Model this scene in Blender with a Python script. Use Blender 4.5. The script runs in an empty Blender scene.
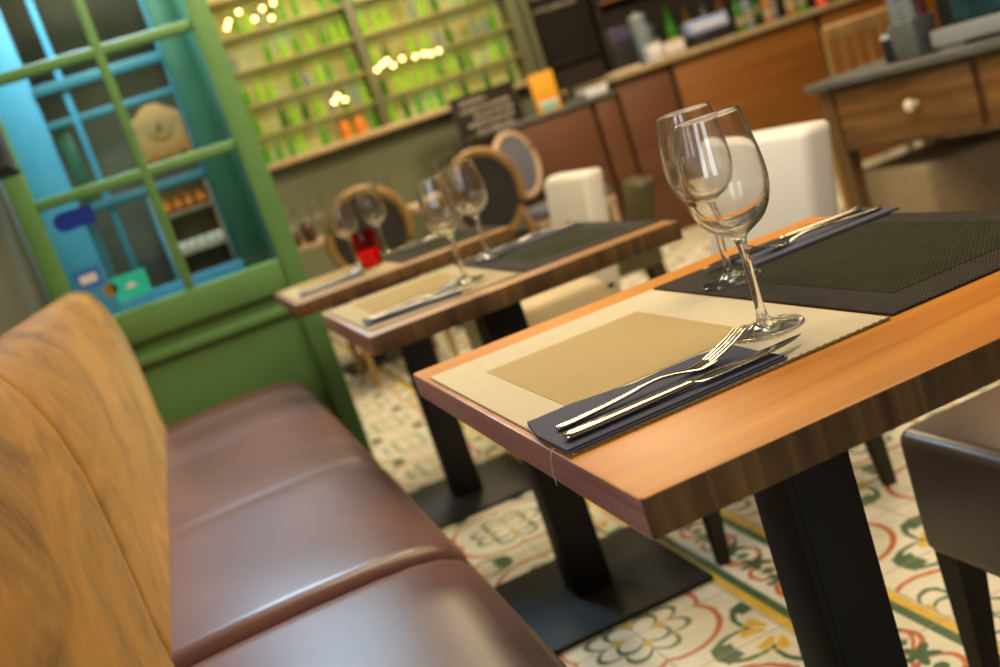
import bpy, bmesh, math, random
from mathutils import Vector, Matrix
random.seed(7)
PI = math.pi
scn = bpy.context.scene
COL = scn.collection

# ------------------------------------------------------------------ helpers
def link(o, parent=None):
    COL.objects.link(o)
    if parent is not None:
        o.parent = parent
    return o

def obj(name, bm, mats, parent=None, smooth=40, loc=None, rot=None):
    me = bpy.data.meshes.new(name)
    bmesh.ops.recalc_face_normals(bm, faces=bm.faces)
    bm.to_mesh(me); bm.free()
    for m in (mats if isinstance(mats, (list, tuple)) else [mats]):
        me.materials.append(m)
    if smooth:
        me.shade_smooth()
        me.set_sharp_from_angle(angle=math.radians(smooth))
    o = bpy.data.objects.new(name, me)
    if loc: o.location = loc
    if rot: o.rotation_euler = rot
    return link(o, parent)

def tag(o, label, cat, group=None):
    o['label'] = label; o['category'] = cat
    if group: o['group'] = group
    return o

def thing(name, label, cat, loc=(0, 0, 0), rotz=0, group=None):
    o = bpy.data.objects.new(name, None)
    o.empty_display_size = .05
    o.location = loc; o.rotation_euler = (0, 0, rotz)
    link(o)
    return tag(o, label, cat, group)

def struct(o):
    o['kind'] = 'structure'
    return o

def dup(root, loc, rotz=None, label=None, group=None):
    r = root.copy(); COL.objects.link(r)
    r.location = loc
    if rotz is not None: r.rotation_euler = (0, 0, rotz)
    if label: r['label'] = label
    if group: r['group'] = group
    for ch in list(root.children):
        c = ch.copy(); COL.objects.link(c); c.parent = r
        for g in list(ch.children):
            d = g.copy(); COL.objects.link(d); d.parent = c
    return r

def B():
    return bmesh.new()

def box(bm, x0, x1, y0, y1, z0, z1, bev=0, seg=2, M=None, mi=0):
    r = bmesh.ops.create_cube(bm, size=1)
    vs = r['verts']
    for v in vs:
        v.co = Vector(((x0 + x1) / 2 + v.co.x * (x1 - x0), (y0 + y1) / 2 + v.co.y * (y1 - y0), (z0 + z1) / 2 + v.co.z * (z1 - z0)))
    fs = set(f for v in vs for f in v.link_faces)
    if bev:
        es = list(set(e for v in vs for e in v.link_edges))
        rr = bmesh.ops.bevel(bm, geom=es, offset=bev, segments=seg, affect='EDGES', profile=.5)
        fs = set(rr['faces']) | set(f for f in fs if f.is_valid)
        vs = list(set(v for f in fs for v in f.verts))
    for f in fs:
        if f.is_valid: f.material_index = mi
    if M is not None:
        for v in vs: v.co = M @ v.co
    return vs

def lathe(bm, prof, seg=32, M=None, close=False):
    rings = []
    for r, z in prof:
        if r < 1e-6:
            rings.append([bm.verts.new((0, 0, z))])
        else:
            rings.append([bm.verts.new((r * math.cos(2 * PI * k / seg), r * math.sin(2 * PI * k / seg), z)) for k in range(seg)])
    pairs = list(zip(rings, rings[1:]))
    if close: pairs.append((rings[-1], rings[0]))
    for a, b in pairs:
        for k in range(seg):
            k2 = (k + 1) % seg
            if len(a) == 1 and len(b) == 1: continue
            if len(a) == 1: bm.faces.new((a[0], b[k], b[k2]))
            elif len(b) == 1: bm.faces.new((a[k], a[k2], b[0]))
            else: bm.faces.new((a[k], a[k2], b[k2], b[k]))
    if M is not None:
        for rg in rings:
            for v in rg: v.co = M @ v.co
    return rings

def loft(bm, rings, cap=True, closed=True, ringloop=False):
    R = [[bm.verts.new(p) for p in rg] for rg in rings]
    n = len(R[0])
    prs = list(zip(R, R[1:]))
    if ringloop: prs.append((R[-1], R[0]))
    for a, b in prs:
        for k in range(n if closed else n - 1):
            bm.faces.new((a[k], a[(k + 1) % n], b[(k + 1) % n], b[k]))
    if cap and not ringloop:
        bm.faces.new(R[0][::-1]); bm.faces.new(R[-1])
    return R

def tube(bm, pts, r, seg=8, closed=False):
    pts = [Vector(p) for p in pts]
    rings = []
    n = len(pts)
    up = Vector((0, 0, 1))
    for i, p in enumerate(pts):
        if closed: t = pts[(i + 1) % n] - pts[i - 1]
        else: t = pts[min(i + 1, n - 1)] - pts[max(i - 1, 0)]
        t.normalize()
        u = up if abs(t.dot(up)) < .95 else Vector((1, 0, 0))
        a = t.cross(u).normalized(); b = t.cross(a).normalized()
        rr = r[i] if isinstance(r, (list, tuple)) else r
        rings.append([p + a * rr * math.cos(2 * PI * k / seg) + b * rr * math.sin(2 * PI * k / seg) for k in range(seg)])
    loft(bm, rings, ringloop=closed)

def prism(bm, pts, z0, z1):
    a = [bm.verts.new((x, y, z0)) for x, y in pts]
    b = [bm.verts.new((x, y, z1)) for x, y in pts]
    n = len(pts)
    bm.faces.new(a[::-1]); bm.faces.new(b)
    for k in range(n):
        bm.faces.new((a[k], a[(k + 1) % n], b[(k + 1) % n], b[k]))

def taper_leg(bm, x, y, z0, z1, w0, w1, dx=0, dy=0):
    loft(bm, [[(x + dx + sx * w0 / 2, y + dy + sy * w0 / 2, z0) for sx, sy in ((-1, -1), (1, -1), (1, 1), (-1, 1))],
              [(x + sx * w1 / 2, y + sy * w1 / 2, z1) for sx, sy in ((-1, -1), (1, -1), (1, 1), (-1, 1))]])

# ------------------------------------------------------------------ materials
class N:
    def __init__(s, name):
        s.m = bpy.data.materials.new(name); s.m.use_nodes = True
        s.t = s.m.node_tree; s.n = s.t.nodes; s.l = s.t.links
        s.b = s.n['Principled BSDF']
        s.tc = s.n.new('ShaderNodeTexCoord').outputs['Object']
    def link(s, a, b): s.l.new(a, b)
    def node(s, typ, **kw):
        n = s.n.new(typ)
        for k, v in kw.items():
            if k in n.inputs: n.inputs[k].default_value = v
            else: setattr(n, k, v)
        return n
    def map(s, scale=(1, 1, 1), loc=(0, 0, 0), rot=(0, 0, 0), src=None):
        n = s.n.new('ShaderNodeMapping'); s.link(src or s.tc, n.inputs[0])
        n.inputs['Scale'].default_value = scale; n.inputs['Location'].default_value = loc; n.inputs['Rotation'].default_value = rot
        return n.outputs[0]
    def noise(s, scale, detail=4, rough=.55, vec=None, dist=0):
        n = s.node('ShaderNodeTexNoise', Scale=scale, Detail=detail, Roughness=rough, Distortion=dist)
        s.link(vec or s.tc, n.inputs['Vector']); return n.outputs['Fac']
    def ramp(s, fac, stops):
        n = s.n.new('ShaderNodeValToRGB'); cr = n.color_ramp
        while len(cr.elements) < len(stops): cr.elements.new(.5)
        for e, (p, c) in zip(cr.elements, stops):
            e.position = p; e.color = (*c, 1) if len(c) == 3 else c
        s.link(fac, n.inputs[0]); return n.outputs[0]
    def mix(s, fac, a, b, mode='MIX'):
        n = s.n.new('ShaderNodeMix'); n.data_type = 'RGBA'; n.blend_type = mode
        for sock, v in ((n.inputs[0], fac), (n.inputs[6], a), (n.inputs[7], b)):
            if hasattr(v, 'is_output'): s.link(v, sock)
            elif isinstance(v, (int, float)): sock.default_value = v
            else: sock.default_value = (*v, 1)
        return n.outputs[2]
    def math(s, op, a, b=None, c=None):
        n = s.n.new('ShaderNodeMath'); n.operation = op
        for i, v in enumerate((a, b, c)):
            if v is None: continue
            if hasattr(v, 'is_output'): s.link(v, n.inputs[i])
            else: n.inputs[i].default_value = v
        return n.outputs[0]
    def bump(s, h, strength=.2, dist=.002):
        n = s.node('ShaderNodeBump', Strength=strength, Distance=dist)
        s.link(h, n.inputs['Height']); s.link(n.outputs[0], s.b.inputs['Normal'])
    def set(s, **kw):
        for k, v in kw.items():
            k = k.replace('_', ' ')
            if hasattr(v, 'is_output'): s.link(v, s.b.inputs[k])
            else: s.b.inputs[k].default_value = (*v, 1) if isinstance(v, tuple) and len(v) == 3 else v
        return s.m

def plain(name, col, rough=.5, metal=0, var=.12, sc=12, **kw):
    s = N(name)
    f = s.noise(sc, 5)
    c = s.ramp(f, [(.3, tuple(x * (1 - var) for x in col)), (.7, tuple(min(1, x * (1 + var)) for x in col))])
    return s.set(Base_Color=c, Roughness=rough, Metallic=metal, **kw)

def emis(name, col, strength):
    s = N(name)
    return s.set(Base_Color=col, Emission_Color=col, Emission_Strength=strength)

def wood(name, cols, sc=1.0, axis=0, rough=.35, bump=.1, coat=0.0, scratch=False):
    s = N(name)
    st = [14, 14, 14]; st[axis] = 1.1
    v = s.map(scale=tuple(x * sc for x in st))
    f = s.noise(1.6, 8, .62, v, .6)
    st2 = [90, 90, 90]; st2[axis] = 4
    g = s.noise(1.0, 3, .5, s.map(scale=tuple(x * sc for x in st2)))
    big = s.noise(3.2 * sc, 3)
    f2 = s.math('ADD', s.math('MULTIPLY', f, .62), s.math('ADD', s.math('MULTIPLY', g, .2), s.math('MULTIPLY', big, .22)))
    c = s.ramp(f2, [(.34, cols[0]), (.5, cols[1]), (.66, cols[2])])
    if scratch:
        q = s.noise(1.0, 6, .7, s.map(scale=(9, 60, 60)))
        w = s.math('MULTIPLY', s.math('GREATER_THAN', q, .685), .30)
        c = s.mix(w, c, (.80, .55, .30))
        k = s.noise(7, 6, .7)
        c = s.mix(s.math('MULTIPLY', s.math('GREATER_THAN', k, .70), .6), c, (.16, .06, .015))
    s.bump(g, bump, .001)
    r = s.math('ADD', s.math('MULTIPLY', f, .25), rough - .12)
    return s.set(Base_Color=c, Roughness=r, Coat_Weight=coat, Coat_Roughness=.2, Specular_IOR_Level=.28 if scratch else .5)

def weave(name, a, b, sc=420, rough=.8, bump=.5, spec=.3):
    s = N(name)
    sep = s.n.new('ShaderNodeSeparateXYZ'); s.link(s.tc, sep.inputs[0])
    wx = s.math('SINE', s.math('MULTIPLY', sep.outputs[0], sc * 2))
    wy = s.math('SINE', s.math('MULTIPLY', sep.outputs[1], sc * 2))
    w = s.math('MULTIPLY_ADD', s.math('MULTIPLY', wx, wy), .5, .5)
    nz = s.noise(45, 4)
    f = s.math('ADD', s.math('MULTIPLY', w, .55), s.math('MULTIPLY', nz, .45))
    c = s.ramp(f, [(.2, a), (.8, b)])
    s.bump(w, bump, .0008)
    return s.set(Base_Color=c, Roughness=rough, Specular_IOR_Level=spec)

def glassmat(name, col=(1, 1, 1), rough=0.0, ior=1.45):
    s = N(name)
    s.set(Base_Color=col, Roughness=rough, IOR=ior, Transmission_Weight=1.0)
    return s.m

M_top = wood('honey_wood', [(.38, .120, .010), (.58, .215, .020), (.70, .31, .045)], .55, 0, .36, .10, .0, True)
M_edge = wood('dark_wood_edge', [(.030, .013, .002), (.095, .043, .007), (.23, .11, .024)], 1.3, 2, .6, .25)
M_edge2 = wood('brown_wood_edge', [(.05, .022, .005), (.13, .062, .014), (.23, .12, .035)], 1.3, 2, .55, .25)
M_edge_daylit = wood('daylit_wood_edge', [(.22, .10, .08), (.34, .175, .14), (.44, .25, .20)], 1.2, 1, .5, .2)  # pinkish daylight on the left edge is put into this colour
M_oldtop = wood('pale_worn_wood', [(.16, .070, .014), (.28, .135, .032), (.38, .21, .06)], 1.0, 0, .5, .12, 0)
M_black = plain('black_metal', (.006, .0055, .005), .6, .0, .2)
M_brownleather = None
def leather(name, col, rough=.34, sc=260, var=.18, spec=.5):
    s = N(name)
    v = s.node('ShaderNodeTexVoronoi', Scale=sc); s.link(s.tc, v.inputs['Vector'])
    f = s.noise(5, 5)
    c = s.ramp(f, [(.25, tuple(x * (1 - var) for x in col)), (.75, tuple(min(1, x * (1 + var)) for x in col))])
    s.bump(v.outputs['Distance'], .12, .0008)
    return s.set(Base_Color=c, Roughness=rough, Specular_IOR_Level=spec)
M_seat = leather('brown_leather', (.155, .076, .070), .33)
M_chairbrown = leather('dark_brown_leather', (.125, .082, .052), .32)
M_cream = leather('cream_leather', (.68, .64, .58), .5, 200, .05)
M_tan = leather('tan_cream_leather', (.56, .46, .29), .45, 200, .06)
M_olivechair = leather('olive_leather', (.07, .062, .022), .4)
def suede():
    s = N('tan_suede')
    v = s.map(scale=(6, 2.0, 3.0), rot=(.5, 0, 0))
    f = s.noise(1.5, 8, .66, v, 1.2)
    g = s.noise(34, 5)
    q = s.noise(2.2, 3)
    ff = s.math('ADD', s.math('MULTIPLY', f, .7), s.math('ADD', s.math('MULTIPLY', g, .14), s.math('MULTIPLY', q, .16)))
    c = s.ramp(ff, [(.36, (.10, .042, .006)), (.45, (.25, .115, .016)), (.56, (.39, .185, .027)), (.68, (.51, .265, .05))])
    s.bump(s.noise(400, 2), .15, .0006)
    return s.set(Base_Color=c, Roughness=.75, Sheen_Weight=.4, Sheen_Roughness=.4, Sheen_Tint=(.9, .6, .25), Specular_IOR_Level=.2)
M_suede = suede()
M_green = plain('green_paint', (.110, .25, .080), .42, 0, .07, 5)
M_green2 = plain('green_paint_panel', (.104, .235, .076), .45, 0, .08, 3)
M_blue = plain('sky_blue_paint', (.065, .29, .43), .4, 0, .1, 6)
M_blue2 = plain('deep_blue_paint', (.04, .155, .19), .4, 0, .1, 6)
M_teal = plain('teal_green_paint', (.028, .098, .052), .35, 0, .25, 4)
M_olivewall = plain('olive_wall_paint', (.085, .088, .045), .7, 0, .12, 2)
M_vest = plain('vestibule_wall_paint', (.105, .10, .065), .8, 0, .4, 3)
M_darkbrown = plain('dark_brown_paint', (.020, .012, .007), .6, 0, .25, 6)
M_sage = plain('sage_green_plaster', (.17, .18, .10), .75, 0, .12, 2)
M_backdark = plain('dark_back_wall', (.030, .020, .011), .7, 0, .3, 2)
M_ledge = wood('pale_ledge_wood', [(.42, .28, .12), (.58, .42, .22), (.68, .52, .32)], 1, 0, .35)
M_frame = plain('sage_frame_paint', (.30, .27, .10), .5, 0, .1, 4)
M_post = plain('grey_green_post_paint', (.16, .17, .085), .5, 0, .1, 4)
M_barwood = wood('bar_wood', [(.10, .032, .005), (.19, .068, .010), (.27, .11, .018)], .16, 0, .45, .05)
M_barred = wood('bar_red_wood', [(.06, .018, .007), (.10, .034, .012), (.13, .05, .018)], .2, 0, .5, .05)
M_stone = plain('bar_stone', (.30, .24, .13), .35, 0, .5, 60)
M_zinc = plain('zinc_grey', (.13, .135, .13), .4, .3, .2, 20)
M_desk = wood('old_desk_wood', [(.038, .016, .004), (.145, .066, .015), (.24, .12, .03)], .9, 0, .5, .2)
M_deskleg = wood('old_desk_leg_wood', [(.06, .03, .01), (.14, .075, .025), (.2, .115, .04)], .9, 2, .5, .2)
M_steel = plain('polished_steel', (.62, .55, .44), .12, 1, .03)
def thinglass():
    s = N('clear_glass')
    s.set(Base_Color=(1, 1, 1), Roughness=0.0, IOR=1.47, Transmission_Weight=1.0)
    tr = s.n.new('ShaderNodeBsdfTransparent'); gl = s.n.new('ShaderNodeBsdfGlossy'); gl.inputs['Roughness'].default_value = .0
    fr = s.n.new('ShaderNodeFresnel'); fr.inputs['IOR'].default_value = 1.55
    mx = s.n.new('ShaderNodeMixShader'); m2 = s.n.new('ShaderNodeMixShader'); ge = s.n.new('ShaderNodeNewGeometry')
    ff = s.math('MULTIPLY', fr.outputs[0], s.math('SUBTRACT', 1, ge.outputs['Backfacing']))
    s.link(ff, mx.inputs[0]); s.link(tr.outputs[0], mx.inputs[1]); s.link(gl.outputs[0], mx.inputs[2])
    m2.inputs[0].default_value = .93
    s.link(mx.outputs[0], m2.inputs[1]); s.link(s.b.outputs[0], m2.inputs[2])
    s.link(m2.outputs[0], s.n['Material Output'].inputs[0]); return s.m
M_glass = thinglass()
M_pane = N('window_glass')
def pane():
    s = M_pane
    tr = s.n.new('ShaderNodeBsdfTransparent'); gl = s.n.new('ShaderNodeBsdfGlossy'); gl.inputs['Roughness'].default_value = .02
    tr.inputs[0].default_value = (.90, .97, .93, 1)
    fr = s.n.new('ShaderNodeFresnel'); fr.inputs['IOR'].default_value = 1.5
    mx = s.n.new('ShaderNodeMixShader'); ge = s.n.new('ShaderNodeNewGeometry')
    ff = s.math('MULTIPLY', fr.outputs[0], s.math('SUBTRACT', 1, ge.outputs['Backfacing']))
    s.link(ff, mx.inputs[0]); s.link(tr.outputs[0], mx.inputs[1]); s.link(gl.outputs[0], mx.inputs[2])
    s.link(mx.outputs[0], s.n['Material Output'].inputs[0]); return s.m
M_pane = pane()
M_redglass = glassmat('red_glass', (.85, .02, .012), .12, 1.4)
M_redwax = emis('red_glow_wax', (.75, .02, .01), .35)
M_matB = weave('beige_woven_border', (.55, .47, .31), (.66, .58, .41), 700, .8, .22)
M_matBi = weave('tan_woven_panel', (.41, .30, .12), (.48, .355, .155), 520, .8, .22)
M_matK = weave('black_woven_border', (.012, .010, .009), (.055, .045, .037), 650, .8, .6, .12)
M_matKi = weave('dark_olive_panel', (.013, .014, .007), (.042, .043, .022), 500, .9, .5, .08)
M_matB2 = weave('dimmed_beige_woven_border', (.28, .22, .11), (.42, .34, .19), 700)  # border and panel copies darkened against strong light on the farther tables
M_matB2i = weave('dimmed_tan_woven_panel', (.22, .15, .045), (.33, .23, .08), 520)
M_steel_dimmed = plain('dimmed_steel', (.30, .28, .26), .22, 1, .05)  # steel copy darkened to hold back bright reflections on the farther tables
M_napkin = plain('slate_blue_paper', (.058, .062, .098), .85, 0, .06, 60)
M_thread = plain('white_thread', (.75, .7, .65), .8)
M_chairwood = wood('honey_chair_wood', [(.19, .10, .03), (.30, .17, .05), (.38, .23, .08)], 1.5, 2, .45)
M_chairfab = plain('charcoal_fabric', (.032, .029, .028), .9, 0, .15, 80)
M_bluefab = plain('blue_grey_fabric', (.13, .135, .18), .85, 0, .12, 80)
M_palewood = wood('pale_pinkish_wood', [(.36, .24, .15), (.48, .34, .22), (.56, .42, .3)], 1.5, 2, .5)
M_white = plain('white_paint', (.72, .70, .66), .5, 0, .05)
M_chalk = plain('chalk_marks', (.62, .54, .44), .9, 0, .1)
M_board = plain('chalkboard_brown', (.016, .010, .006), .8, 0, .2)
M_yellow = plain('yellow_card', (.72, .34, .012), .6, 0, .04)
M_paper = plain('white_paper', (.62, .62, .66), .7, 0, .05)
M_lilac = plain('pale_lilac_box', (.30, .38, .66), .6, 0, .1)
M_pinkbox = plain('pale_pink_box', (.55, .43, .36), .7, 0, .08)
M_purple = plain('dark_purple_label', (.05, .035, .10), .6, 0, .2)
M_darkjar = plain('dark_jar', (.018, .016, .02), .4, 0, .3, 30)
M_orange = plain('orange_paint', (.78, .24, .02), .5, 0, .1)
M_beigebrd = plain('beige_board', (.66, .33, .10), .6, 0, .06)
M_brass = plain('brass', (.62, .42, .14), .3, 1, .1)
M_navy = plain('navy_sticker', (.008, .03, .30), .4, 0, .08)
M_royal = plain('royal_blue_sticker', (.03, .14, .50), .4, 0, .08)
M_turq = plain('turquoise_sticker', (.02, .55, .50), .4, 0, .08)
M_stool = plain('beige_upholstery', (.26, .20, .12), .8, 0, .08, 40)
M_knob = plain('porcelain_knob', (.72, .66, .5), .2, 0, .03)
M_silver = plain('silver_plastic', (.52, .54, .58), .3, .5, .04)
M_tub = plain('zinc_tub', (.17, .19, .18), .45, .5, .15, 30)
M_skirting = plain('dark_plinth', (.03, .018, .012), .5)
M_glint = emis('warm_lamp_glint', (1, .55, .17), 16)  # glow of the reflected lamps
M_added_wire = plain('added_thin_wire', (.05, .04, .03), .5)
M_backlit = None
def backlit():
    s = N('lit_panel')
    f = s.noise(4.5, 3)
    c = s.ramp(f, [(.3, (.30, .31, .05)), (.5, (.52, .46, .12)), (.7, (.46, .56, .24))])
    return s.set(Base_Color=c, Emission_Color=c, Emission_Strength=.30, Roughness=.6)
M_backlit = backlit()
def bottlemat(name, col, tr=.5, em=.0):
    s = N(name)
    return s.set(Base_Color=col, Roughness=.08, Transmission_Weight=tr, IOR=1.3, Emission_Color=col, Emission_Strength=em)  # em adds a faint glow, as of light passing through the glass
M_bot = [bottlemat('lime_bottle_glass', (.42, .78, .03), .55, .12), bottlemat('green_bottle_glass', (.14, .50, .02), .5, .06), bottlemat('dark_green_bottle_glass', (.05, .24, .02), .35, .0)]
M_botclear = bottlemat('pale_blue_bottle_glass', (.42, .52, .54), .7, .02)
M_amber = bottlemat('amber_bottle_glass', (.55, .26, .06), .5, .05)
def screenmat():
    s = N('dark_teal_screen')
    f = s.noise(7, 2)
    c = s.ramp(f, [(.40, (.010, .03, .035)), (.56, (.02, .07, .085)), (.66, (.16, .03, .04)), (.75, (.10, .17, .3))])
    return s.set(Base_Color=c, Emission_Color=c, Emission_Strength=.12, Roughness=.2)
M_screen = screenmat()

# tiled cement floor: 20 cm tiles, four tiles make one rosette, with a vine border run between two stripes
def floormat():
    s = N('patterned_cement_tiles'); T = .2
    sep = s.n.new('ShaderNodeSeparateXYZ'); s.link(s.tc, sep.inputs[0])
    X, Y = sep.outputs[0], sep.outputs[1]
    m = s.math
    wob = m('MULTIPLY_ADD', s.noise(60, 2), .006, -.003)
    def per(a, off, p):      # signed distance to nearest a = off + k p
        q = m('DIVIDE', m('SUBTRACT', a, off), p)
        return m('MULTIPLY', m('SUBTRACT', q, m('ROUND', q)), p)
    px = m('ADD', per(X, .553, .4), wob); py = m('ADD', per(Y, 1.833, .4), wob)
    qx = m('ADD', per(X, .753, .4), wob); qy = m('ADD', per(Y, 2.033, .4), wob)
    def pol(x, y):
        r = m('SQRT', m('ADD', m('MULTIPLY', x, x), m('MULTIPLY', y, y)))
        return r, m('ARCTAN2', y, x)
    r, t = pol(px, py); rq, tq = pol(qx, qy)
    def band(d, w):          # 1 inside |d| < w
        n = s.n.new('ShaderNodeMapRange'); n.inputs[1].default_value = w * .75; n.inputs[2].default_value = w * 1.25
        n.inputs[3].default_value = 1; n.inputs[4].default_value = 0
        s.link(m('ABSOLUTE', d), n.inputs[0]); return n.outputs[0]
    def below(d, w):
        n = s.n.new('ShaderNodeMapRange'); n.inputs[1].default_value = w - .0015; n.inputs[2].default_value = w + .0015
        n.inputs[3].default_value = 1; n.inputs[4].default_value = 0
        s.link(d, n.inputs[0]); return n.outputs[0]
    s2 = m('ABSOLUTE', m('SINE', m('MULTIPLY', t, 2)))
    c2 = m('ABSOLUTE', m('COSINE', m('MULTIPLY', t, 2)))
    s4 = m('ABSOLUTE', m('SINE', m('MULTIPLY', t, 4)))
    ring = band(m('SUBTRACT', r, m('MULTIPLY_ADD', m('POWER', s2, .6), .035, .128)), .0062)
    pet1 = band(m('SUBTRACT', r, m('MULTIPLY_ADD', m('POWER', s4, .7), .040, .062)), .0062)
    pet2 = band(m('SUBTRACT', r, m('MULTIPLY_ADD', m('POWER', s2, .8), .045, .022)), .0055)
    dots = m('MULTIPLY', band(m('SUBTRACT', r, .045), .013), m('GREATER_THAN', c2, .93))
    # outer corners: green scroll leaves and yellow clovers round the opposite tile corner
    cq = m('ABSOLUTE', m('COSINE', m('MULTIPLY', tq, 2)))
    sq = m('ABSOLUTE', m('SINE', m('MULTIPLY', tq, 2)))
    clover = m('MULTIPLY', below(m('ABSOLUTE', m('SUBTRACT', rq, .052)), .022), m('GREATER_THAN', m('ABSOLUTE', m('COSINE', m('MULTIPLY', tq, 6))), .45))
    clover = m('MULTIPLY', clover, m('GREATER_THAN', sq, .55))
    leaf = band(m('SUBTRACT', rq, m('MULTIPLY_ADD', cq, .07, .06)), .0085)
    leaf = m('MULTIPLY', leaf, m('LESS_THAN', rq, .14))
    leaf2 = m('MULTIPLY', below(m('ABSOLUTE', m('SUBTRACT', rq, .115)), .020), m('GREATER_THAN', cq, .86))
    # border run
    yb = per(Y, 1.733, .1); bx = m('SUBTRACT', X, .853)
    yb2 = per(Y, 1.783, .1)
    rb, tb = pol(m('ADD', bx, wob), m('ADD', yb, wob)); rb2, tb2 = pol(bx, yb2)
    bring = band(m('SUBTRACT', rb, .036), .0052)
    wave = band(m('SUBTRACT', bx, m('MULTIPLY', m('SINE', m('MULTIPLY', Y, 2 * PI / .2)), .03)), .004)
    bleaf = below(m('ADD', rb2, m('MULTIPLY', m('COSINE', m('MULTIPLY', tb2, 5)), .010)), .025)
    bl2 = below(rb, .013)
    white = s.ramp(s.noise(9, 4), [(.3, (.68, .67, .55)), (.7, (.84, .83, .73))])
    G = s.ramp(s.noise(40, 3), [(.3, (.015, .075, .022)), (.7, (.04, .13, .04))])
    O = s.ramp(s.noise(40, 3), [(.3, (.45, .085, .015)), (.7, (.60, .15, .03))])
    Yc = s.ramp(s.noise(40, 3), [(.3, (.62, .40, .02)), (.7, (.80, .55, .06))])
    c = s.mix(pet1, white, G); c = s.mix(pet2, c, G); c = s.mix(dots, c, Yc)
    c = s.mix(leaf, c, G); c = s.mix(leaf2, c, G); c = s.mix(clover, c, Yc); c = s.mix(ring, c, O)
    b = s.mix(wave, white, O); b = s.mix(bring, b, O); b = s.mix(bleaf, b, G); b = s.mix(bl2, b, G)
    ax = m('ABSOLUTE', bx)
    gs = m('MULTIPLY', m('GREATER_THAN', ax, .057), m('LESS_THAN', ax, .077))
    ys = m('MULTIPLY', m('GREATER_THAN', ax, .077), m('LESS_THAN', ax, .097))
    b = s.mix(gs, b, G); b = s.mix(ys, b, Yc)
    c = s.mix(m('LESS_THAN', ax, .1), c, b)
    gx = m('ABSOLUTE', per(X, .553, T)); gy = m('ABSOLUTE', per(Y, 1.633, T))
    grout = m('LESS_THAN', m('MINIMUM', gx, gy), .0014)
    c = s.mix(grout, c, (.30, .27, .20))
    wear = s.noise(3, 5)
    c = s.mix(m('MULTIPLY', wear, .10), c, (.60, .55, .42))
    return s.set(Base_Color=c, Roughness=.38)
M_floor = floormat()

# ------------------------------------------------------------------ room shell
def slab(name, x0, x1, y0, y1, z0, z1, m, bev=0):
    bm = B(); box(bm, x0, x1, y0, y1, z0, z1, bev)
    return struct(obj(name, bm, m, smooth=0))

slab('floor', -2.6, 6.5, -2.6, 7.72, -.06, 0, M_floor)
slab('wall_left', -.50, -.375, 1.5, 4.75, 0, 2.8, M_olivewall)
# back wall: sage dado with the lit bottle niche above
slab('wall_back', -.5, 6.5, 7.62, 7.72, 0, 2.8, M_backdark)
slab('wall_dado', .36, 2.95, 7.50, 7.619, 0, 1.165, M_sage)
slab('wall_right', 6.4, 6.5, -2.6, 7.62, 0, 2.8, M_backdark)
# bottle niche: lit panel, frame posts
NI = thing('window_2', 'lit display window holding shelves of green bottles', 'window'); del NI['label']; del NI['category']; struct(NI)
bm = B(); box(bm, .40, 2.80, 7.60, 7.615, 1.21, 2.75); struct(obj('lit_panel', bm, M_backlit, NI, 0))
for x0, x1 in ((.40, .46), (1.655, 1.72), (2.775, 2.86)):
    bm = B(); box(bm, x0, x1, 7.40, 7.60, 1.21, 2.75, .008); struct(obj('frame_post', bm, M_post, NI))
bm = B(); box(bm, 2.87, 2.91, 7.36, 7.60, 1.15, 2.75, .008); struct(obj('outer_post', bm, M_post, NI))
SH = (1.205, 1.40, 1.605, 1.835, 2.065, 2.30)
for i, z in enumerate(SH[1:]):
    for x0, x1 in ((.46, 1.655), (1.72, 2.775)):
        bm = B(); box(bm, x0, x1, 7.42, 7.60, z - .022, z, .003); struct(obj('niche_shelf', bm, M_frame, NI))
bm = B(); box(bm, .40, 2.90, 7.34, 7.60, 1.165, 1.205, .008); struct(obj('trim_1', bm, M_ledge))

# ------------------------------------------------------------------ green glazed partition (door_1), Y = 3.47
PY = 3.47
D = thing('door_1', 'x', 'x', (0, PY, 0)); del D['label']; del D['category']; struct(D)
def dpart(name, x0, x1, z0, z1, y0=-.025, y1=.025, m=M_green, bev=.005):
    bm = B(); box(bm, x0, x1, y0, y1, z0, z1, bev); return struct(obj(name, bm, m, D))
dpart('stile', -.36, -.302, 0, 2.45); dpart('stile', .308, .375, 0, 2.45, -.03, .03)
dpart('rail', -.302, .308, .715, .815); dpart('rail', -.302, .308, 2.32, 2.45); dpart('rail', -.302, .308, 0, .12)
dpart('lower_panel', -.302, .308, .12, .715, -.002, .018, M_green2, 0)
dpart('panel_bead', -.302, .308, .640, .668, -.020, 0, M_green, .004)
dpart('mullion', .009, .039, .815, 2.32, -.02, .02, M_green, .006)
for z in (1.19, 1.565, 1.94): dpart('glazing_bar', -.302, .308, z - .016, z + .016, -.0195, .0195, M_green, .006)
dpart('glass_pane', -.302, .308, .815, 2.32, -.002, .002, M_pane, 0)

# stickers on the panes
def roundrect(w, h, r, left_only=False, n=8):
    pts = []
    for cx, cy, a0, rr in ((w / 2 - r, h / 2 - r, 0, r), (-w / 2 + r, h / 2 - r, 90, r), (-w / 2 + r, -h / 2 + r, 180, r), (w / 2 - r, -h / 2 + r, 270, r)):
        if left_only and a0 in (0, 270):
            pts.append((w / 2, h / 2 if a0 == 0 else -h / 2)); continue
        for k in range(n + 1):
            a = math.radians(a0 + 90 * k / n); pts.append((cx + rr * math.cos(a), cy + rr * math.sin(a)))
    return pts
RX = Matrix.Rotation(PI / 2, 4, 'X')
def sticker(name, x, z, pts, m, label, extra=None, tilt=0):
    t = thing(name, label, 'sticker', (x, PY - .0035, z), 0); t.rotation_euler = (0, tilt, 0)
    bm = B(); prism(bm, pts, 0, .0008); bm.transform(RX); obj('sticker_sheet', bm, m, t, 0)
    if extra: extra(t)
    return t
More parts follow.
